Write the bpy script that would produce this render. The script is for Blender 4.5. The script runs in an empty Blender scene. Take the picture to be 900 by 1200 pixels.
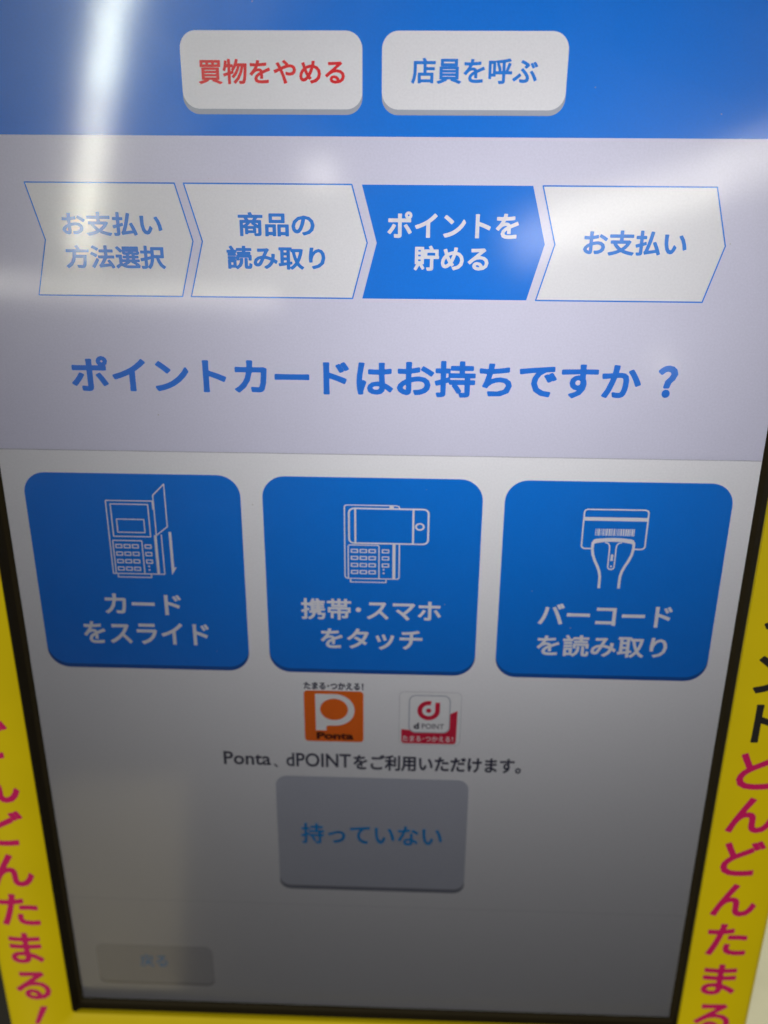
import bpy, bmesh, math, random
import numpy as np
from mathutils import Vector, Matrix
from mathutils.geometry import delaunay_2d_cdt

random.seed(4)
sc = bpy.context.scene
col = sc.collection
MM = 0.001

# ------------------------------------------------------------------ place of the screen in the world
# local screen frame: x right, y up along the glass, z out of the glass (millimetres); it leans back 30 degrees
SCREEN = Matrix.Translation((0, 0, 1.25)) @ Matrix.Rotation(math.radians(60), 4, 'X')
def W(x, y, z):
    return SCREEN @ Vector((x * MM, y * MM, z * MM))

# ------------------------------------------------------------------ camera
cam_d = bpy.data.cameras.new("camera")
cam = bpy.data.objects.new("camera", cam_d); col.objects.link(cam)
CAM = Vector((7.886, 99.464, 254.468))
fwd = Vector((-0.02885, -0.36390, -0.93099)); up = Vector((-0.01809, 0.93142, -0.36351))
right = fwd.cross(up).normalized(); up = right.cross(fwd).normalized()
M = Matrix((( right.x, up.x, -fwd.x, 0), (right.y, up.y, -fwd.y, 0), (right.z, up.z, -fwd.z, 0), (0, 0, 0, 1)))
M.translation = CAM * MM
cam.matrix_world = SCREEN @ M
cam_d.sensor_fit = 'HORIZONTAL'; cam_d.sensor_width = 4.8; cam_d.lens = 4.8 * 1050 / 900
cam_d.clip_start = 0.01; cam_d.clip_end = 60
cam_d.dof.use_dof = True; cam_d.dof.focus_distance = 0.246; cam_d.dof.aperture_fstop = 1.5
sc.camera = cam

# ------------------------------------------------------------------ world: the dim surroundings of a shop
w = bpy.data.worlds.new("World"); sc.world = w; w.use_nodes = True
w.node_tree.nodes["Background"].inputs[0].default_value = (1.0, 0.96, 0.88, 1)
w.node_tree.nodes["Background"].inputs[1].default_value = 0.06
sc.view_settings.view_transform = 'Standard'; sc.view_settings.look = 'None'
sc.view_settings.exposure = 0; sc.view_settings.gamma = 1
sc.cycles.use_denoising = True
sc.cycles.diffuse_bounces = 8; sc.cycles.max_bounces = 14

# ------------------------------------------------------------------ lamps
def backlight(x, y, z, power, rad=0.03, c=(.965, .972, 1.0)):
    l = bpy.data.lights.new("backlight", 'POINT'); l.energy = power; l.shadow_soft_size = rad; l.color = c
    o = bpy.data.objects.new("backlight", l); col.objects.link(o); o.location = W(x, y, z)
backlight(36, 104, -112, 0.275)
backlight(27, 40, -110, 0.265)

F = 1050.0
def mirror(px, py, H=1.7):
    """where on the shop ceiling (H above the screen) the glass mirrors the pixel px,py of the 900x1200 photograph"""
    d = right * ((px - 450) / F) - up * ((py - 600) / F) + fwd
    t = -CAM.z / d.z
    p = CAM + d * t
    r = Vector((d.x, d.y, -d.z))
    rw = (SCREEN.to_3x3() @ r); pw = W(*p)
    return pw + rw * ((1.25 + H - pw.z) / rw.z)
TUBES = []
def tube(a, b, width, radiance, c=(1, .97, .86)):
    """a fluorescent ceiling tube between two points of the ceiling, facing the screen"""
    A, B = a, b
    l = bpy.data.lights.new("ceiling_tube", 'AREA'); l.shape = 'RECTANGLE'
    L = (B - A).length; l.size = L; l.size_y = width
    l.energy = radiance * math.pi * L * width; l.color = c
    o = bpy.data.objects.new("ceiling_tube", l); col.objects.link(o)
    mid = (A + B) / 2; x = (B - A).normalized(); z = (mid - W(0, 0, 0)).normalized()
    z = (z - x * z.dot(x)).normalized(); y = z.cross(x)
    R = Matrix((x, y, z)).transposed().to_4x4(); R.translation = mid
    o.matrix_world = R
    TUBES.append((A, B))
tube(mirror(190, -330), mirror(116, 110), 0.045, 140, (.96, 1, .84))
tube(mirror(116, 114), mirror(94, 300), 0.045, 105, (1, .99, .82))
tube(mirror(1180, 86), mirror(600, 290), 0.17, 19)
tube(mirror(-120, 325), mirror(330, 352), 0.06, 28)
tube(mirror(768, 423), mirror(786, 424), 0.06, 42)
tube(mirror(352, 200), mirror(396, 202), 0.05, 40)

def glow(px, py, dist, w_, h_, radiance, c):
    """an added warm area lamp that the lower glass mirrors as a vague patch, dist metres along the mirrored ray"""
    d = right * ((px - 450) / F) - up * ((py - 600) / F) + fwd
    p = CAM + d * (-CAM.z / d.z)
    rw = (SCREEN.to_3x3() @ Vector((d.x, d.y, -d.z))).normalized()
    pos = W(*p) + rw * dist
    l = bpy.data.lights.new("reflection_lamp", 'AREA'); l.shape = 'RECTANGLE'; l.size = w_; l.size_y = h_
    l.energy = radiance * math.pi * w_ * h_; l.color = c
    o = bpy.data.objects.new("reflection_lamp", l); col.objects.link(o)
    o.matrix_world = Matrix.Translation(pos) @ (rw).to_track_quat('Z', 'Y').to_matrix().to_4x4()
glow(132, 1085, 1.1, 0.20, 0.42, 1.6, (1, .84, .48))  # unseen lamp added for the warm reflection at the lower left of the glass

# ------------------------------------------------------------------ materials
def nodes(name):
    m = bpy.data.materials.new(name); m.use_nodes = True
    nt = m.node_tree; nt.nodes.clear()
    out = nt.nodes.new('ShaderNodeOutputMaterial')
    return m, nt, out
def N(nt, t, **kw):
    n = nt.nodes.new(t)
    for k, v in kw.items():
        if k in n.inputs: n.inputs[k].default_value = v
        else: setattr(n, k, v)
    return n
DISP = {}
def disp(name, c):
    """a colour-filter layer of the backlit display under matt anti-glare film with a little dust"""
    if name in DISP: return DISP[name]
    m, nt, out = nodes(name)
    lk = nt.links.new
    geo = N(nt, 'ShaderNodeNewGeometry')
    tc = N(nt, 'ShaderNodeTexCoord')
    grain = N(nt, 'ShaderNodeTexNoise', Scale=1700.0, Detail=2.0)
    lk(tc.outputs['Object'], grain.inputs['Vector'])
    mr = N(nt, 'ShaderNodeMapRange'); mr.inputs[1].default_value = .3; mr.inputs[2].default_value = .7
    mr.inputs[3].default_value = .95; mr.inputs[4].default_value = 1.0
    lk(grain.outputs['Fac'], mr.inputs[0])
    mul = N(nt, 'ShaderNodeMix', data_type='RGBA', blend_type='MULTIPLY'); mul.inputs[0].default_value = 1
    mul.inputs[6].default_value = (*c, 1); lk(mr.outputs[0], mul.inputs[7])
    tr = N(nt, 'ShaderNodeBsdfTranslucent'); lk(mul.outputs[2], tr.inputs['Color'])
    # bump of the anti-glare film
    n2 = N(nt, 'ShaderNodeTexNoise', Scale=2600.0, Detail=1.0)
    lk(tc.outputs['Object'], n2.inputs['Vector'])
    bp = N(nt, 'ShaderNodeBump', Strength=.04, Distance=.0001); lk(n2.outputs['Fac'], bp.inputs['Height'])
    g1 = N(nt, 'ShaderNodeBsdfGlossy', Roughness=.088); g1.distribution = 'GGX'
    g2 = N(nt, 'ShaderNodeBsdfGlossy', Roughness=.30)
    lk(bp.outputs[0], g1.inputs['Normal'])
    # finger smears change how sharply the film mirrors the lamps
    sm = N(nt, 'ShaderNodeTexNoise', Scale=28.0, Detail=4.0, Roughness=.6, Distortion=1.2); lk(tc.outputs['Object'], sm.inputs['Vector'])
    smr = N(nt, 'ShaderNodeMapRange'); smr.inputs[1].default_value = .35; smr.inputs[2].default_value = .65
    smr.inputs[3].default_value = .44; smr.inputs[4].default_value = .60; lk(sm.outputs['Fac'], smr.inputs[0])
    gm = N(nt, 'ShaderNodeMixShader'); lk(smr.outputs[0], gm.inputs[0])
    lk(g1.outputs[0], gm.inputs[1]); lk(g2.outputs[0], gm.inputs[2])
    fr = N(nt, 'ShaderNodeFresnel', IOR=1.5)
    front = N(nt, 'ShaderNodeMath', operation='SUBTRACT'); front.inputs[0].default_value = 1
    lk(geo.outputs['Backfacing'], front.inputs[1])
    fm = N(nt, 'ShaderNodeMath', operation='MULTIPLY'); lk(fr.outputs[0], fm.inputs[0]); lk(front.outputs[0], fm.inputs[1])
    mx = N(nt, 'ShaderNodeMixShader'); lk(fm.outputs[0], mx.inputs[0]); lk(tr.outputs[0], mx.inputs[1]); lk(gm.outputs[0], mx.inputs[2])
    # dust specks
    vo = N(nt, 'ShaderNodeTexVoronoi', Scale=150.0, Randomness=1.0); lk(tc.outputs['Object'], vo.inputs['Vector'])
    wn = N(nt, 'ShaderNodeSeparateColor'); lk(vo.outputs['Color'], wn.inputs[0])
    size = N(nt, 'ShaderNodeMapRange'); size.inputs[1].default_value = .72; size.inputs[2].default_value = 1
    size.inputs[3].default_value = 0; size.inputs[4].default_value = .040
    lk(wn.outputs[0], size.inputs[0])
    lt = N(nt, 'ShaderNodeMath', operation='LESS_THAN'); lk(vo.outputs['Distance'], lt.inputs[0]); lk(size.outputs[0], lt.inputs[1])
    df = N(nt, 'ShaderNodeMath', operation='MULTIPLY'); lk(lt.outputs[0], df.inputs[0]); df.inputs[1].default_value = .55
    dfr = N(nt, 'ShaderNodeMath', operation='MULTIPLY'); lk(df.outputs[0], dfr.inputs[0]); lk(front.outputs[0], dfr.inputs[1])
    dd = N(nt, 'ShaderNodeBsdfDiffuse', Color=(.55, .52, .48, 1))
    m2 = N(nt, 'ShaderNodeMixShader'); lk(dfr.outputs[0], m2.inputs[0]); lk(mx.outputs[0], m2.inputs[1]); lk(dd.outputs[0], m2.inputs[2])
    lk(m2.outputs[0], out.inputs['Surface'])
    DISP[name] = m
    return m
def solid(name, c, rough=.4, spec=.5, bump=.0, scale=600.0, var=.06, coat=0.0):
    m, nt, out = nodes(name); lk = nt.links.new
    p = N(nt, 'ShaderNodeBsdfPrincipled'); p.inputs['Roughness'].default_value = rough
    p.inputs['Specular IOR Level'].default_value = spec; p.inputs['Coat Weight'].default_value = coat; p.inputs['Coat Roughness'].default_value = .15
    tc = N(nt, 'ShaderNodeTexCoord')
    no = N(nt, 'ShaderNodeTexNoise', Scale=40.0, Detail=6.0); lk(tc.outputs['Object'], no.inputs['Vector'])
    mr = N(nt, 'ShaderNodeMapRange'); mr.inputs[1].default_value = .3; mr.inputs[2].default_value = .7
    mr.inputs[3].default_value = 1 - var; mr.inputs[4].default_value = 1 + var; lk(no.outputs['Fac'], mr.inputs[0])
    mul = N(nt, 'ShaderNodeMix', data_type='RGBA', blend_type='MULTIPLY'); mul.inputs[0].default_value = 1
    mul.inputs[6].default_value = (*c, 1); lk(mr.outputs[0], mul.inputs[7]); lk(mul.outputs[2], p.inputs['Base Color'])
    if bump:
        n2 = N(nt, 'ShaderNodeTexNoise', Scale=scale, Detail=3.0); lk(tc.outputs['Object'], n2.inputs['Vector'])
        bp = N(nt, 'ShaderNodeBump', Strength=bump, Distance=.0002); lk(n2.outputs['Fac'], bp.inputs['Height']); lk(bp.outputs[0], p.inputs['Normal'])
    lk(p.outputs[0], out.inputs['Surface'])
    return m

WHITE = disp('display_white', (.94, .925, .945))
FIELD = disp('display_pale_grey', (.84, .835, .99))
CARD = disp('display_card_white', (.985, .983, .992))
LIPG = disp('display_lip_grey', (.50, .53, .60))
BLUE = disp('display_header_blue', (.001, .24, .94))
CBLUE = disp('display_button_blue', (.001, .232, .88))
CLIP = disp('display_button_edge_blue', (.004, .10, .45))
ICONW = disp('display_icon_white', (.92, .92, .98))
TBLUE = disp('display_text_blue', (.025, .29, .95))
TRED = disp('display_text_red', (1.0, .012, .025))
TBLACK = disp('display_text_black', (.05, .05, .09))
DGREY = disp('display_key_grey', (.58, .60, .68))
DEDGE = disp('display_key_edge', (.26, .27, .33))
BGREY = disp('display_key_faint', (.62, .62, .66))
BEDGE = disp('display_key_faint_edge', (.40, .40, .44))
FBLUE = disp('display_text_faint_blue', (.02, .48, 1.0))
LINE = disp('display_line_grey', (.60, .59, .64))
LINE2 = disp('display_line_faint', (.82, .81, .84))
ORANGE = disp('display_orange', (1.0, .19, .012))
MAROON = disp('display_maroon', (.10, .02, .02))
RED = disp('display_red', (.80, .02, .07))

YEL = solid('yellow_printed_plastic', (.66, .495, .001), rough=.42, spec=.15, bump=.08, var=.03)
MAG = solid('magenta_print', (.54, .010, .115), rough=.45, spec=.15, var=.05)
BLK = solid('black_print', (.012, .010, .010), rough=.45, spec=.35)
BEZ = solid('black_bezel_plastic', (.024, .017, .007), rough=.6, spec=.12, bump=.15, scale=1500)  # brown tint in the base colour stands in for the yellow frame's reflection
CASE = solid('black_casing_plastic', (.012, .011, .010), rough=.55, spec=.4, bump=.2, scale=1500)
CREAM = solid('cream_painted_metal', (.92, .87, .66), rough=.5, spec=.4, bump=.1, var=.05)
GREYP = solid('grey_rubber', (.22, .21, .18), rough=.6)

# ------------------------------------------------------------------ helpers
def empty(name, label, cat):
    o = bpy.data.objects.new(name, None); col.objects.link(o); o.empty_display_size = .02
    o.matrix_world = SCREEN
    o['label'] = label; o['category'] = cat
    return o
def link(name, me, mat, parent=None, label=None):
    o = bpy.data.objects.new(name, me); col.objects.link(o)
    if mat: me.materials.append(mat)
    if parent: o.parent = parent
    if label: o['label'] = label
    return o
def tri_mesh(name, pts, tris, z):
    """flat sheet facing +z from 2-D points in mm"""
    me = bpy.data.meshes.new(name)
    used = sorted({i for t in tris for i in t}); ix = {i: k for k, i in enumerate(used)}
    V = [(pts[i][0] * MM, pts[i][1] * MM, z * MM) for i in used]
    T = []
    for t in tris:
        a, b, c = (pts[i] for i in t)
        s = (b[0]-a[0])*(c[1]-a[1]) - (b[1]-a[1])*(c[0]-a[0])
        if abs(s) < 1e-9: continue
        T.append([ix[i] for i in (t if s > 0 else (t[0], t[2], t[1]))])
    me.from_pydata(V, [], T); me.update()
    return me
def crossings(P, loops):
    """even-odd test of the points P against a list of loops"""
    ins = np.zeros(len(P), bool)
    for lp in loops:
        a = np.asarray(lp, float); b = np.roll(a, -1, 0)
        for s in range(0, len(P), 4000):
            p = P[s:s+4000]
            ya, yb = a[:, 1][None], b[:, 1][None]
            c = (ya > p[:, 1:2]) != (yb > p[:, 1:2])
            with np.errstate(divide='ignore', invalid='ignore'):
                xi = a[:, 0][None] + (p[:, 1:2] - ya) * (b[:, 0] - a[:, 0])[None] / (yb - ya)
            ins[s:s+4000] ^= ((c & (p[:, 0:1] < xi)).sum(1) % 2).astype(bool)
    return ins
def partition(regions):
    """regions: list of (key, mode, loops); later regions cut earlier ones. mode 'eo' even-odd over all loops, 'any' union of the loops.
    returns points and {key: triangles}"""
    pts, edges = [], []
    for k, mode, loops in regions:
        for lp in loops:
            n0 = len(pts); n = len(lp)
            pts += [Vector((float(p[0]), float(p[1]))) for p in lp]
            edges += [(n0 + i, n0 + (i + 1) % n) for i in range(n)]
    v, e, f, *_ = delaunay_2d_cdt(pts, edges, [], 0, 1e-5)
    v = [(p.x, p.y) for p in v]
    C = np.array([np.mean([v[i] for i in t], 0) for t in f])
    who = np.full(len(f), -1)
    for r, (k, mode, loops) in enumerate(regions):
        if mode == 'eo': m = crossings(C, loops)
        else:
            m = np.zeros(len(C), bool)
            for lp in loops: m |= crossings(C, [lp])
        who[m] = r
    return v, {regions[r][0]: [f[i] for i in np.nonzero(who == r)[0]] for r in range(len(regions))}
def sheet(name, regions, key, z, mat, parent, label=None):
    v, T = partition(regions)
    return link(name, tri_mesh(name, v, T[key], z), mat, parent, label)
def rect(x0, y0, x1, y1): return [(x0, y0), (x1, y0), (x1, y1), (x0, y1)]
def rrect(x0, y0, x1, y1, r, n=8):
    P = []
    for cx, cy, a0 in ((x1-r, y1-r, 0), (x0+r, y1-r, 90), (x0+r, y0+r, 180), (x1-r, y0+r, 270)):
        for i in range(n + 1):
            a = math.radians(a0 + 90 * i / n); P.append((cx + r*math.cos(a), cy + r*math.sin(a)))
    return P
def stroke(P, wd, closed=False):
    """a list of quads and joint discs that thicken a polyline"""
    out = []; n = len(P)
    for i in range(n if closed else n - 1):
        a = Vector(P[i]); b = Vector(P[(i+1) % n]); d = (b - a).normalized(); q = Vector((-d.y, d.x)) * wd / 2
        out.append([tuple(a+q), tuple(a-q), tuple(b-q), tuple(b+q)])
    for i in range(n if closed else n - 2):
        c = P[i if closed else i + 1]
        out.append([(c[0]+wd/2*math.cos(k*math.pi/4+.13), c[1]+wd/2*math.sin(k*math.pi/4+.13)) for k in range(8)])
    return out
def circle(x, y, r, n=20, a0=0): return [(x+r*math.cos(2*math.pi*k/n+a0), y+r*math.sin(2*math.pi*k/n+a0)) for k in range(n)]

GL = {}
def outline_splines(body, spacing):
    """outline loops of a line of text set in Blender's own built-in font"""
    cu = bpy.data.curves.new("text", 'FONT'); cu.body = body; cu.size = 1; cu.resolution_u = 3; cu.fill_mode = 'NONE'
    cu.space_character = spacing
    ob = bpy.data.objects.new("text", cu); col.objects.link(ob)
    dg = bpy.context.evaluated_depsgraph_get()
    me = bpy.data.meshes.new_from_object(ob.evaluated_get(dg))
    bpy.data.objects.remove(ob); bpy.data.curves.remove(cu)
    V = np.array([v.co[:2] for v in me.vertices]); E = np.array([e.vertices[:] for e in me.edges])
    bpy.data.meshes.remove(me)
    return V, E
def glyphs(body, bold=0.0, spacing=1.0, res=72):
    """the outline of the line, grown by bold (in ems) with rounded corners, as contour loops of its distance field"""
    key = (body, bold, spacing)
    if key in GL: return GL[key]
    V, E = outline_splines(body, spacing)
    A, B = V[E[:, 0]], V[E[:, 1]]
    pad = bold + .06
    mn, mx = V.min(0) - pad, V.max(0) + pad
    nx, ny = (np.ceil((mx - mn) * res).astype(int) + 1)
    gx = mn[0] + np.arange(nx) / res; gy = mn[1] + np.arange(ny) / res
    D = np.full((ny, nx), 1.0)
    step = res // 2
    for x0 in range(0, nx, step):
        xs = gx[x0:x0+step]
        k = (np.minimum(A[:, 0], B[:, 0]) < xs[-1] + pad) & (np.maximum(A[:, 0], B[:, 0]) > xs[0] - pad)
        a, b = A[k], B[k]
        if not len(a): continue
        XX, YY = np.meshgrid(xs, gy); Q = np.stack([XX.ravel(), YY.ravel()], 1)
        d = b - a; L = np.maximum((d**2).sum(1), 1e-14)
        t = np.clip(((Q[:, None] - a[None]) * d[None]).sum(2) / L[None], 0, 1)
        dist = np.sqrt((((a[None] + t[..., None]*d[None]) - Q[:, None])**2).sum(2)).min(1)
        D[:, x0:x0+step] = dist.reshape(XX.shape)
    # inside by winding number, row by row over the whole line
    ins = np.zeros((ny, nx), int)
    for r in range(ny):
        y = gy[r] + 1e-7
        k = (A[:, 1] > y) != (B[:, 1] > y)
        if not k.any(): continue
        a, b = A[k], B[k]
        xi = a[:, 0] + (y - a[:, 1]) * (b[:, 0] - a[:, 0]) / (b[:, 1] - a[:, 1])
        xi = np.sort(xi)
        ins[r] = (np.searchsorted(xi, gx) % 2)
    Fd = np.where(ins == 1, D, -D) + bold          # > 0 inside
    Fd[Fd == 0] = 1e-9
    # marching squares
    Pn = Fd > 0
    seg = {}
    c = Pn[:-1, :-1]*1 + Pn[:-1, 1:]*2 + Pn[1:, 1:]*4 + Pn[1:, :-1]*8
    TAB = {1: [(3, 0)], 2: [(0, 1)], 3: [(3, 1)], 4: [(1, 2)], 5: [(3, 0), (1, 2)], 6: [(0, 2)], 7: [(3, 2)], 8: [(2, 3)], 9: [(2, 0)],
           10: [(0, 1), (2, 3)], 11: [(2, 1)], 12: [(1, 3)], 13: [(1, 0)], 14: [(0, 3)]}
    pos = {}
    def pt(i, j, e):
        if e == 0: k = (i, j, 0)
        elif e == 2: k = (i+1, j, 0)
        elif e == 3: k = (i, j, 1)
        else: k = (i, j+1, 1)
        if k not in pos:
            y, x, h = k
            y2, x2 = (y, x+1) if h == 0 else (y+1, x)
            f0, f1 = Fd[y, x], Fd[y2, x2]; t = min(.97, max(.03, f0 / (f0 - f1)))
            pos[k] = (gx[x] + (gx[x2]-gx[x])*t, gy[y] + (gy[y2]-gy[y])*t)
        return k
    for i, j in np.argwhere((c > 0) & (c < 15)):
        for e0, e1 in TAB[int(c[i, j])]:
            seg[pt(i, j, e0)] = pt(i, j, e1)
    loops = []
    while seg:
        k0, k = next(iter(seg.items())); lp = [k0]; del seg[k0]
        while k != k0 and k in seg:
            lp.append(k); k = seg.pop(k)
        q = [pos[z] for z in lp]
        # drop points that lie on a straight run (within 0.0015 em)
        n = len(q); Q = np.array(q + q); out = []; i = 0
        while i < n:
            out.append(q[i]); j = i + 1
            while j + 1 <= n and j - i < 30:
                d = Q[j+1] - Q[i]; L = math.hypot(*d)
                if L < 1e-9: break
                m = Q[i+1:j+1] - Q[i]
                if np.abs(m[:, 0]*d[1] - m[:, 1]*d[0]).max() / L > .0015: break
                j += 1
            i = j
        if len(out) > 2: loops.append(out)
    GL[key] = loops
    return loops
def fit(loops, x0, x1, y0, y1):
    A = np.array([p for l in loops for p in l]); mn, mxx = A.min(0), A.max(0)
    sx = (x1 - x0) / (mxx[0] - mn[0]); sy = (y1 - y0) / (mxx[1] - mn[1])
    return [[(x0 + (p[0]-mn[0])*sx, y0 + (p[1]-mn[1])*sy) for p in l] for l in loops]
def text(body, x0, x1, y0, y1, bold=.02, spacing=1.0): return fit(glyphs(body, bold, spacing), x0, x1, y0, y1)

# ================================================================== THE TOUCH SCREEN
X0, X1, Y0, Y1 = -116.8, 111.2, -207.0, 158.0        # visible glass
scr = empty('touch_screen', 'self checkout touch screen with black bezel showing blue and white point card menu', 'touch screen')
Z = 0.05
# backlit base sheet
link('display_panel', tri_mesh('display_panel', rect(X0-3, Y0-3, X1+3, Y1+3), [(0, 1, 2), (0, 2, 3)], 0), WHITE, scr)

# --- call buttons in the header
CB = [(-53.0, -6.3, '買物をやめる', TRED, (-48.6, -10.8, 117.9, 123.8)), (-1.3, 45.9, '店員を呼ぶ', TBLUE, (6.2, 38.4, 118.2, 124.2))]
cb_faces = [rrect(a, 112.1, b, 130.3, 4.2) for a, b, *_ in CB]
cb_lips = [rrect(a, 110.8, b, 122.0, 4.2) for a, b, *_ in CB]
sheet('header_band', [('h', 'eo', [rect(X0-3, 105.6, X1+3, Y1+3)]), ('x', 'any', cb_faces + cb_lips)], 'h', Z, BLUE, scr, 'blue header band')
for i, (a, b, s, mat, box) in enumerate(CB):
    bt = sheet('call_button', [('f', 'eo', [cb_faces[i]])], 'f', Z, CARD, scr, ['white button with red writing', 'white button with blue writing'][i])
    sheet('button_edge', [('l', 'eo', [cb_lips[i]]), ('f', 'eo', [cb_faces[i]])], 'l', Z, LIPG, bt)
    sheet('caption', [('t', 'eo', text(s, *box, bold=.024))], 't', 2*Z, mat, bt)

# --- step arrows
def arrow(x0, x1, tip, notch, y0=63.9, y1=93.8):
    ym = (y0 + y1) / 2
    return [(x0, y1), (x1, y1), (tip, ym), (x1, y0), (x0, y0), (notch, ym)]
AR = [(-97.8, -57.0, -53.0, -94.0), (-54.5, -9.2, -5.1, -50.4), (-6.5, 39.1, 43.2, -2.5), (41.7, 87.5, 91.7, 45.9)]
TX = [[('お支払い', -88.9, -61.2, 80.0, 86.3), ('方法選択', -88.9, -61.0, 71.3, 77.6)],
      [('商品の', -40.3, -19.4, 80.3, 86.6), ('読み取り', -43.9, -16.6, 71.5, 77.8)],
      [('ポイントを', 0.4, 35.9, 80.2, 87.1), ('貯める', 7.7, 28.2, 71.6, 78.3)],
      [('お支払い', 53.6, 81.4, 76.1, 82.7)]]
aps = [arrow(*a) for a in AR]
# pale grey field behind the arrows and the question
sheet('question_field', [('f', 'eo', [rect(X0-3, 18.3, X1+3, 105.6)]), ('x', 'any', aps)], 'f', Z, FIELD, scr)
for i, ap in enumerate(aps):
    gl = [l for t in TX[i] for l in text(*t, bold=.03)]
    if i == 2:
        R = [('a', 'eo', [ap]), ('t', 'eo', gl)]
        ao = sheet('step_arrow', R, 'a', Z, BLUE, scr, 'solid blue step arrow')
        sheet('caption', R, 't', Z, ICONW, ao)
    else:
        ao = sheet('step_arrow', [('a', 'eo', [ap])], 'a', Z, CARD, scr, ['white step arrow with four characters over four', 'white step arrow with three characters over four', None, 'white step arrow with a single line of writing'][i])
        sheet('outline', [('o', 'any', stroke(ap, .38, True))], 'o', 2*Z, TBLUE, ao)
        sheet('caption', [('t', 'eo', gl)], 't', 2*Z, TBLUE, ao)

# --- question
sheet('question_text', [('t', 'eo', text('ポイントカードはお持ちですか', -91.4, 73.3, 36.0, 46.8, bold=.032) + text('？', 77.9, 83.5, 36.8, 46.2, bold=.045))], 't', 2*Z, TBLUE, scr)
sheet('dividing_line', [('l', 'eo', [rect(X0-2, 18.1, X1+2, 18.35)])], 'l', 2*Z, LINE, scr)
sheet('dividing_line', [('l', 'eo', [rect(X0-2, -156.2, X1+2, -155.9)])], 'l', 2*Z, LINE2, scr)

# --- the three choice buttons, icons drawn from pixel-traced outlines in button millimetres
def keypad(x, y, k, cols, lw):
    S = []
    for r in range(4):
        for c in range(cols):
            cx, cy = x + c*2.85*k, y - r*2.95*k
            S += stroke(rect(cx-1.0*k, cy-.62*k, cx+1.0*k, cy+.62*k), lw, True)
    return S
def icon_slide(ox, oy):
    # terminal body 20.5 wide; origin at its top left corner
    lw = .42; S = []
    p = lambda *q: [(ox + a, oy + b) for a, b in q]
    S += stroke(p((0, 0), (16.0, 0)), lw); S += stroke(p((0, 0), (0, -28.2), (17.9, -28.2), (17.9, -12.6)), lw)
    S += stroke(p((0, 0), (.0, -.1)), lw)
    S += stroke(p((1.5, -1.3), (14.2, -1.3), (14.2, -13.6), (1.5, -13.6)), lw, True)
    S += stroke(p((3.1, -7.0), (12.4, -7.0), (12.4, -12.0), (3.1, -12.0)), lw, True)
    S += stroke(p((1.0, -15.2), (11.0, -15.2)), lw); S += stroke(p((1.0, -15.2), (1.0, -28.2)), lw); S += stroke(p((11.0, -15.2), (11.0, -28.2)), lw)
    S += keypad(ox + 2.9, oy - 17.4, 1.0, 3, lw)
    for r in range(3): S += stroke(rect(ox+12.0, oy-17.4-r*2.95-.62, ox+14.0, oy-17.4-r*2.95+.62), lw, True)
    S += [circle(ox+12.7, oy-25.2, .36, 8), circle(ox+12.7, oy-26.6, .36, 8)]
    S += stroke(p((15.8, -12.9), (15.8, -28.2)), .95)
    S += stroke(p((16.2, 2.2), (20.2, 6.4), (20.2, -9.6), (16.2, -13.0)), lw, True)
    S += stroke(p((16.0, 0), (16.0, -3.2)), .7)
    S += stroke(p((1.6, -28.5), (1.6, -29.6), (13.2, -29.6), (13.2, -28.5)), lw)
    S += stroke(p((20.9, -11.6), (20.9, -27.0)), .95)
    S += [p((20.45, -25.4), (22.2, -25.4), (20.45, -28.4))]
    return S
def icon_touch(ox, oy):
    lw = .42; S = []
    p = lambda *q: [(ox + a, oy + b) for a, b in q]
    S += stroke(p((14.9, -1.3), (14.9, 0.1)), 1.4)
    S += stroke(p((1.0, -30.2), (.3, -29.9), (0, -29.2), (0, -.8), (.25, -.2), (.9, 0), (16.4, 0), (17.2, -.3), (17.5, -1.2)), lw)
    S += stroke(p((1.0, -30.2), (16.9, -30.2), (17.5, -29.7), (17.5, -15.6)), lw)
    x0, x1, y0, y1 = 1.4, 26.6, -15.4, -1.3
    ph = [(ox+a, oy+b) for a, b in rrect(x0, y0, x1, y1, 1.7, 4)]
    S += stroke(ph, .62, True)
    S += stroke(p((3.4, -1.3), (3.4, -15.4)), .62); S += stroke(p((21.8, -1.3), (21.8, -15.4)), .62)
    S += stroke(circle(ox+23.9, oy-8.3, 1.25, 20), .62, True)
    S += stroke(p((1.1, -30.2), (1.1, -16.6), (1.4, -16.2), (10.7, -16.2), (11.0, -16.6), (11.0, -30.2)), lw)
    S += keypad(ox + 3.1, oy - 18.6, 1.0, 3, lw)
    for r in range(3): S += stroke(rect(ox+12.1, oy-18.6-r*2.95-.62, ox+14.1, oy-18.6-r*2.95+.62), lw, True)
    S += [circle(ox+12.5, oy-26.3, .36, 8), circle(ox+12.5, oy-27.8, .36, 8)]
    S += stroke(p((15.8, -15.6), (15.8, -30.2)), 1.0)
    S += stroke(p((1.8, -30.5), (1.8, -31.7), (13.3, -31.7), (13.3, -30.5)), lw)
    return S
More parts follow.
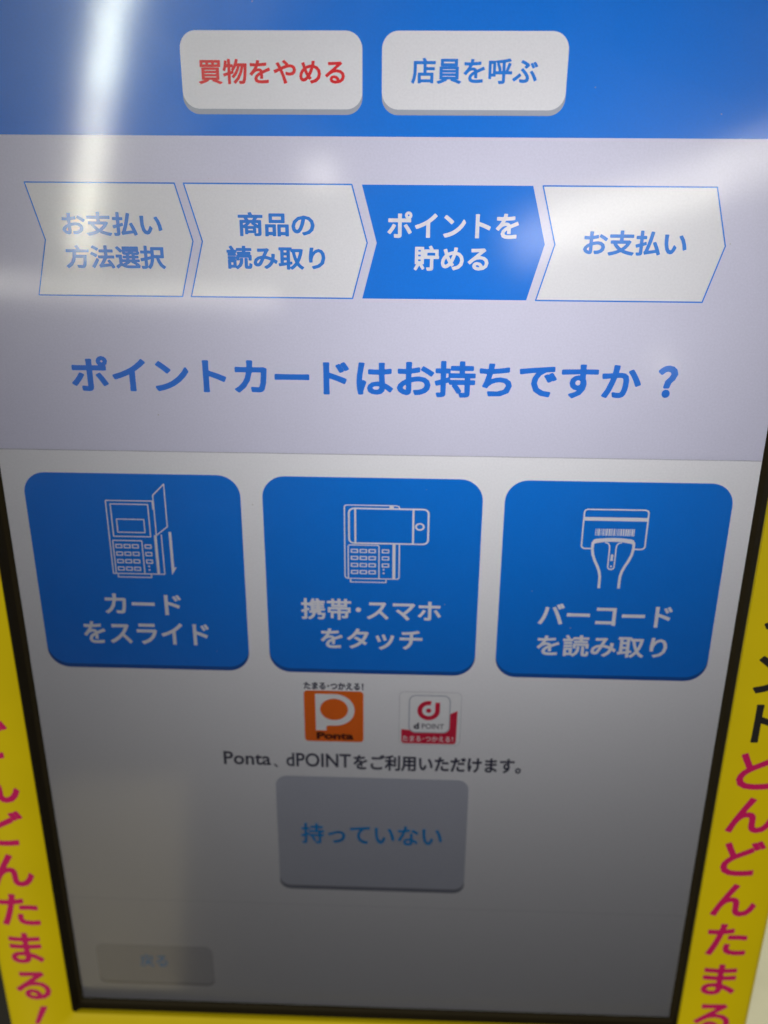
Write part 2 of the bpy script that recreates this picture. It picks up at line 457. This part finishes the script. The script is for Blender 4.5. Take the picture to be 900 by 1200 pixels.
def icon_code(ox, oy):
    # loyalty card with a barcode over a handheld scanner; origin at the card's top left
    S = []
    p = lambda *q: [(ox + a, oy + b) for a, b in q]
    cw, ch = 19.6, 14.0
    top = [(ox+a, oy+b) for a, b in rrect(0, -ch, cw, 0, 1.1, 4)]
    # open bottom: corners to the scanner's shoulders
    i0 = max(range(len(top)), key=lambda i: (-top[i][1] > -oy + ch - 1e-6, -top[i][0]))
    S += stroke(p((3.1, -ch), (1.0, -ch), (.3, -ch+.3), (0, -ch+1.0), (0, -1.0), (.3, -.3), (1.0, 0), (cw-1.0, 0), (cw-.3, -.3), (cw, -1.0), (cw, -ch+1.0), (cw-.3, -ch+.3), (cw-1.0, -ch), (cw-3.1, -ch)), .5)
    S += [rect(ox, oy-4.0, ox+cw, oy-2.7)]
    rnd = random.Random(3); x = 3.9
    while x < 15.7:
        wd = rnd.choice((.16, .22, .3, .45)); S.append(rect(ox+x, oy-9.3, ox+x+wd, oy-6.8)); x += wd + rnd.choice((.14, .18, .28))
    # scanner: head bar, two curved sides, trigger
    m = 9.8
    head = [(-6.5, -11.5), (-6.2, -10.8), (-5.4, -10.45), (-2.5, -10.1), (0, -10.0), (2.5, -10.1), (5.4, -10.45), (6.2, -10.8), (6.5, -11.5),
            (6.5, -12.5), (5.2, -12.0), (2.6, -11.5), (0, -11.4), (-2.6, -11.5), (-5.2, -12.0), (-6.5, -12.5)]
    S.append([(ox+m+a, oy+b) for a, b in head])
    for s in (-1, 1):
        q = [(6.3, -11.6), (6.35, -14.0), (6.0, -16.2), (5.2, -18.4), (4.3, -20.3), (3.55, -22.2), (3.15, -24.2), (3.1, -26.5), (3.1, -28.6)]
        S += stroke([(ox+m+s*a, oy+b) for a, b in q], .85)
        t = [(2.6, -11.7), (1.6, -12.0), (1.1, -12.8), (1.0, -14.0), (1.0, -20.6), (.75, -21.3), (0, -21.6)]
        S += stroke([(ox+m+s*a, oy+b) for a, b in t], .42)
    S.append(rect(ox+m-.38, oy-18.4, ox+m+.38, oy-16.0)); S.append(circle(ox+m, oy-20.4, .35, 8))
    return S
def place(S, x, y, kx, ky): return [[(x + p[0]*kx, y + p[1]*ky) for p in q] for q in S]
CH = [(-110.4, -43.8, place(icon_slide(0, 0), -85.6, 2.2, .915, .875), [('カード', -89.6, -64.8, -37.0, -29.6), ('をスライド', -97.6, -56.5, -47.9, -39.8)], 'blue button with card slot terminal icon'),
      (-37.1, 29.9, place(icon_touch(0, 0), -12.1, 2.1, .968, .817), [('携帯･スマホ', -26.3, 18.4, -37.4, -29.8), ('をタッチ', -20.2, 12.7, -48.0, -40.4)], 'blue button with phone touching terminal icon'),
      (36.5, 104.6, place(icon_code(0, 0), 60.7, 2.1, .988, .921), [('バーコード', 49.2, 91.2, -37.7, -29.9), ('を読み取り', 49.4, 91.0, -48.9, -41.0)], 'blue button with barcode scanner icon')]
for a, b, ic, tx, lab in CH:
    face = rrect(a, -55.7, b, 11.0, 7.0, 10); lip = rrect(a, -57.1, b, -20, 7.0, 10)
    gl = [l for t in tx for l in text(*t, bold=.024)]
    R = [('l', 'eo', [lip]), ('f', 'eo', [face]), ('t', 'eo', gl), ('i', 'any', ic)]
    v, T = partition(R)
    bt = link('choice_button', tri_mesh('choice_button', v, T['f'], Z), CBLUE, scr, lab)
    link('button_edge', tri_mesh('button_edge', v, T['l'], Z), CLIP, bt)
    link('caption', tri_mesh('caption', v, T['t'], Z), ICONW, bt)
    link('icon', tri_mesh('icon', v, T['i'], Z), ICONW, bt)

# --- the two point card logos
lx0, lx1, ly0, ly1 = -26.3, -6.4, -84.0, -64.0
def lg(u, v): return (lx0 + u*(lx1-lx0), ly0 + v*(ly1-ly0))
tile = rrect(lx0, ly0, lx1, ly1, 1.3, 5)
letter = [lg(.19, .94), lg(.52, .94)]
letter += [lg(.52 + .33*math.sin(t), .63 + .31*math.cos(t)) for t in np.linspace(.1, math.pi-.1, 18)]
letter += [lg(.52, .32), lg(.40, .32), lg(.37, .30), lg(.37, .22), lg(.19, .22)]
bowl = [lg(.505 + .235*math.cos(t), .64 + .21*math.sin(t)) for t in np.linspace(0, 2*math.pi, 28, endpoint=False)]
pn = text('Ponta', *lg(.20, 0)[:1], lg(.83, 0)[0], lg(0, .045)[1], lg(0, .19)[1], bold=.05)
R = [('o', 'eo', [tile]), ('w', 'eo', [letter]), ('b', 'eo', [bowl])]
v, T = partition(R)
lo = link('point_logo', tri_mesh('point_logo', v, T['o'] + T['b'], Z), ORANGE, scr, 'orange tile with white letter P')
link('emblem', tri_mesh('emblem', v, T['w'], Z), CARD, lo)
sheet('lettering', [('t', 'eo', pn)], 't', 2*Z, MAROON, lo)
sheet('lettering', [('t', 'eo', text('たまる･つかえる！', -26.2, -6.4, -63.5, -60.7, bold=.045))], 't', 2*Z, TBLACK, lo)

lx0, lx1, ly0, ly1 = 5.6, 26.1, -84.3, -63.6
card = rrect(lx0, ly0, lx1, ly1, 1.7, 6)
redp = [lg(.035, .055), lg(.07, .02), lg(.90, .02), lg(.935, .05), lg(.945, .66), lg(.83, .60), lg(.60, .40), lg(.40, .29), lg(.20, .275), lg(.035, .29)]
inner = rrect(*lg(.16, .235), *lg(.82, .935), 2.2, 6)
ring = stroke(inner, .34, True)
wt = text('たまる･つかえる！', *lg(.06, 0)[:1], lg(.89, 0)[0], lg(0, .06)[1], lg(0, .165)[1], bold=.012)
# the red d emblem: an open ring, a dot and a straight stem
cx, cy = lg(.475, .655)
def arc(r, a0, a1, n=26): return [(cx + r*math.cos(math.radians(a0+(a1-a0)*k/n)), cy + r*math.sin(math.radians(a0+(a1-a0)*k/n))) for k in range(n+1)]
dring = arc(3.75, 75, 360) + [(cx+3.75, cy+3.2), (cx+2.2, cy+3.2)] + arc(2.15, 360, 75)[0:]
dm = [dring, circle(cx, cy, .85, 16)]
R = [('c', 'eo', [card]), ('r', 'eo', [redp]), ('n', 'eo', [inner]), ('g', 'any', ring), ('w', 'eo', wt)]
v, T = partition(R)
lo = link('point_logo', tri_mesh('point_logo', v, T['c'] + T['n'], Z), CARD, scr, 'white card logo with red letter d')
link('red_field', tri_mesh('red_field', v, T['r'], Z), RED, lo)
link('border', tri_mesh('border', v, T['g'], Z), LIPG, lo)
link('lettering', tri_mesh('lettering', v, T['w'], Z), CARD, lo)
sheet('emblem', [('d', 'any', dm)], 'd', 2*Z, RED, lo)
sheet('lettering', [('t', 'eo', text('d', *lg(.235, 0)[:1], lg(.325, 0)[0], lg(0, .30)[1], lg(0, .42)[1], bold=.05)
                   + text('POINT', *lg(.37, 0)[:1], lg(.73, 0)[0], lg(0, .31)[1], lg(0, .405)[1], bold=.006))], 't', 2*Z, TBLACK, lo)
sheet('outline', [('o', 'any', stroke(card, .16, True))], 'o', 2*Z, LINE, lo)

# --- notice line and lower keys
sheet('notice_text', [('t', 'eo', text('Ponta', -54.6, -38.3, -94.4, -89.0, bold=.018) + text('、', -37.4, -35.9, -95.2, -93.6, bold=.02) + text('dPOINT', -33.0, -10.8, -94.6, -88.9, bold=.018) + text('をご利用いただけます。', -9.9, 47.4, -95.4, -88.9, bold=.032))], 't', 2*Z, TBLACK, scr)
f = rrect(-37.0, -147.0, 29.9, -98.6, 4.0); l = rrect(-37.0, -148.7, 29.9, -120, 4.0)
v, T = partition([('l', 'eo', [l]), ('f', 'eo', [f])])
bt = link('decline_button', tri_mesh('decline_button', v, T['f'], Z), DGREY, scr, 'grey button with blue writing')
link('button_edge', tri_mesh('button_edge', v, T['l'], Z), DEDGE, bt)
sheet('caption', [('t', 'eo', text('持っていない', -28.7, 21.4, -127.7, -118.6, bold=.022))], 't', 2*Z, FBLUE, bt)
f = rrect(-109.0, -197.4, -64.2, -178.6, 3.0); l = rrect(-109.0, -198.6, -64.2, -187, 3.0)
v, T = partition([('l', 'eo', [l]), ('f', 'eo', [f])])
bt = link('back_button', tri_mesh('back_button', v, T['f'], Z), BGREY, scr, 'faint grey button in the screen corner')
link('button_edge', tri_mesh('button_edge', v, T['l'], Z), BEDGE, bt)
sheet('caption', [('t', 'eo', text('戻る', -92.4, -82.0, -189.4, -183.2, bold=.012))], 't', 2*Z, FBLUE, bt)

# --- bezel: a swept profile round the glass (offset outward from the glass edge, height)
def ring_sweep(name, prof, mat, parent, x0=X0, y0=Y0, x1=X1, y1=Y1, rad=0.6, close=False):
    bm = bmesh.new(); rows = []
    for off, z in prof:
        rows.append([bm.verts.new((p[0]*MM, p[1]*MM, z*MM)) for p in rrect(x0-off, y0-off, x1+off, y1+off, rad+off, 6)])
    pairs = list(zip(rows, rows[1:])) + ([(rows[-1], rows[0])] if close else [])
    for A, B in pairs:
        n = len(A)
        for i in range(n): bm.faces.new((A[i], A[(i+1) % n], B[(i+1) % n], B[i]))
    me = bpy.data.meshes.new(name); bmesh.ops.recalc_face_normals(bm, faces=bm.faces); bm.to_mesh(me); bm.free()
    return link(name, me, mat, parent)
ring_sweep('bezel', [(-.05, -.6), (-.05, .35), (.05, .6), (.9, 1.5), (1.1, 1.8), (2.1, 5.2), (2.3, 5.5), (2.9, 5.5), (2.9, -.6)], BEZ, scr, close=True)
# --- casing: hollow black box that holds the display and its backlight
def casing():
    bm = bmesh.new()
    x0, x1, y0, y1 = -168.0, 134.0, -262.0, 190.0
    rows = []
    for ins, z in ((0, -205), (0, -2.0), (1.5, -.5), (26, -.5)):
        pass
    outer = [[bm.verts.new((p[0]*MM, p[1]*MM, z*MM)) for p in rrect(x0+i, y0+i, x1-i, y1-i, 8, 6)] for i, z in ((0, -205), (0, -2.2), (1.2, -1.0))]
    inner = [[bm.verts.new((p[0]*MM, p[1]*MM, z*MM)) for p in rrect(X0-2.0, Y0-2.0, X1+2.0, Y1+2.0, 2, 6)] for z in (-1.0, -200)]
    n = len(outer[0]); rows = outer + inner
    for A, B in zip(rows, rows[1:]):
        for i in range(n): bm.faces.new((A[i], A[(i+1) % n], B[(i+1) % n], B[i]))
    bm.faces.new(outer[0]); bm.faces.new(inner[-1])
    bmesh.ops.recalc_face_normals(bm, faces=bm.faces)
    me = bpy.data.meshes.new('casing'); bm.to_mesh(me); bm.free()
    return link('casing', me, CASE, scr)
casing()

# ================================================================== THE YELLOW POINT CARD FRAME
fr = empty('promotion_frame', 'yellow plastic frame with magenta hiragana lettering down both sides of the screen', 'sign frame')
IX0, IX1, IY0, IY1 = -119.2, 112.7, -208.3, 161.0
EX0, EX1, EY0, EY1 = -145.4, 138.9, -240.0, 196.0
def frame_plate():
    bm = bmesh.new(); rows = []
    for kind, o, z in (('i', 0.45, -.3), ('i', 0.45, 3.0), ('i', 0, 5.75), ('i', -.25, 6.0), ('e', 2.6, 6.0), ('e', 1.5, 5.7), ('e', .6, 4.9), ('e', .1, 3.7), ('e', 0, 2.4), ('e', 0, -.3)):
        if kind == 'i': P = rrect(IX0-.0+(-o), IY0-o, IX1+o, IY1+o, 1.6+max(o, -.5), 8) if o >= 0 else rrect(IX0+o, IY0+o, IX1-o, IY1-o, 1.8, 8)
        else: P = rrect(EX0+o, EY0+o, EX1-o, EY1-o, 9.0-o, 8)
        rows.append([bm.verts.new((p[0]*MM, p[1]*MM, z*MM)) for p in P])
    n = len(rows[0])
    for A, B in zip(rows, rows[1:] + rows[:1]):
        for i in range(n):
            f = bm.faces.new((A[i], A[(i+1) % n], B[(i+1) % n], B[i])); f.smooth = A is not rows[-1]
    bmesh.ops.recalc_face_normals(bm, faces=bm.faces)
    me = bpy.data.meshes.new('plate'); bm.to_mesh(me); bm.free()
    return link('plate', me, YEL, fr)
frame_plate()
def column(s, cx, ys, em):
    out = []
    for ch, y in zip(s, ys):
        g = glyphs(ch, .026)
        A = np.array([p for q in g for p in q]); mn, mx = A.min(0), A.max(0); c = (mn + mx) / 2
        k = em; slant = .42 if ch == '！' else .0
        out += [[(cx + (p[0]-c[0])*k + slant*(p[1]-c[1])*k, y + (p[1]-c[1])*k) for p in q] for q in g]
    return out
YL = [-82.6, -101.2, -119.7, -138.5, -156.9, -175.6, -194.5, -212.0]
YR = [-86.9, -105.2, -123.6, -142.2, -160.6, -180.0, -199.3, -217.5]
for cx, ys in ((-132.7, YL), (124.8, YR)):
    sheet('lettering', [('t', 'eo', column('どんどんたまる！', cx, ys, 17.0))], 't', 6.06, MAG, fr)
    y2 = [ys[0] + 18.2*k for k in (4, 3, 2, 1)]
    sheet('lettering', [('t', 'eo', column('ポイント', cx, y2, 17.0))], 't', 6.06, BLK, fr, 'black lettering')

# ================================================================== THE CABINET BEHIND
cab = empty('checkout_cabinet', 'cream painted checkout cabinet beyond the lower right edge of the yellow frame', 'cabinet')
def box(name, x0, x1, y0, y1, z0, z1, mat, parent, r=6, bev=2.0):
    bm = bmesh.new()
    rows = [[bm.verts.new((p[0]*MM, p[1]*MM, z*MM)) for p in rrect(x0+i, y0+i, x1-i, y1-i, r, 6)] for i, z in ((0, z0), (0, z1-bev), (bev*.3, z1-bev*.3), (bev, z1))]
    n = len(rows[0])
    for A, B in zip(rows, rows[1:]):
        for i in range(n): bm.faces.new((A[i], A[(i+1) % n], B[(i+1) % n], B[i]))
    bm.faces.new(rows[0]); bm.faces.new(rows[-1])
    bmesh.ops.recalc_face_normals(bm, faces=bm.faces)
    me = bpy.data.meshes.new(name); bm.to_mesh(me); bm.free()
    return link(name, me, mat, parent)
box('body', 136, 420, -520, 120, -140, -18, CREAM, cab, 12, 6)
box('grip', 160, 196, -262, -226, -17.9, -9, GREYP, cab, 17, 4)

bpy.context.view_layer.update()
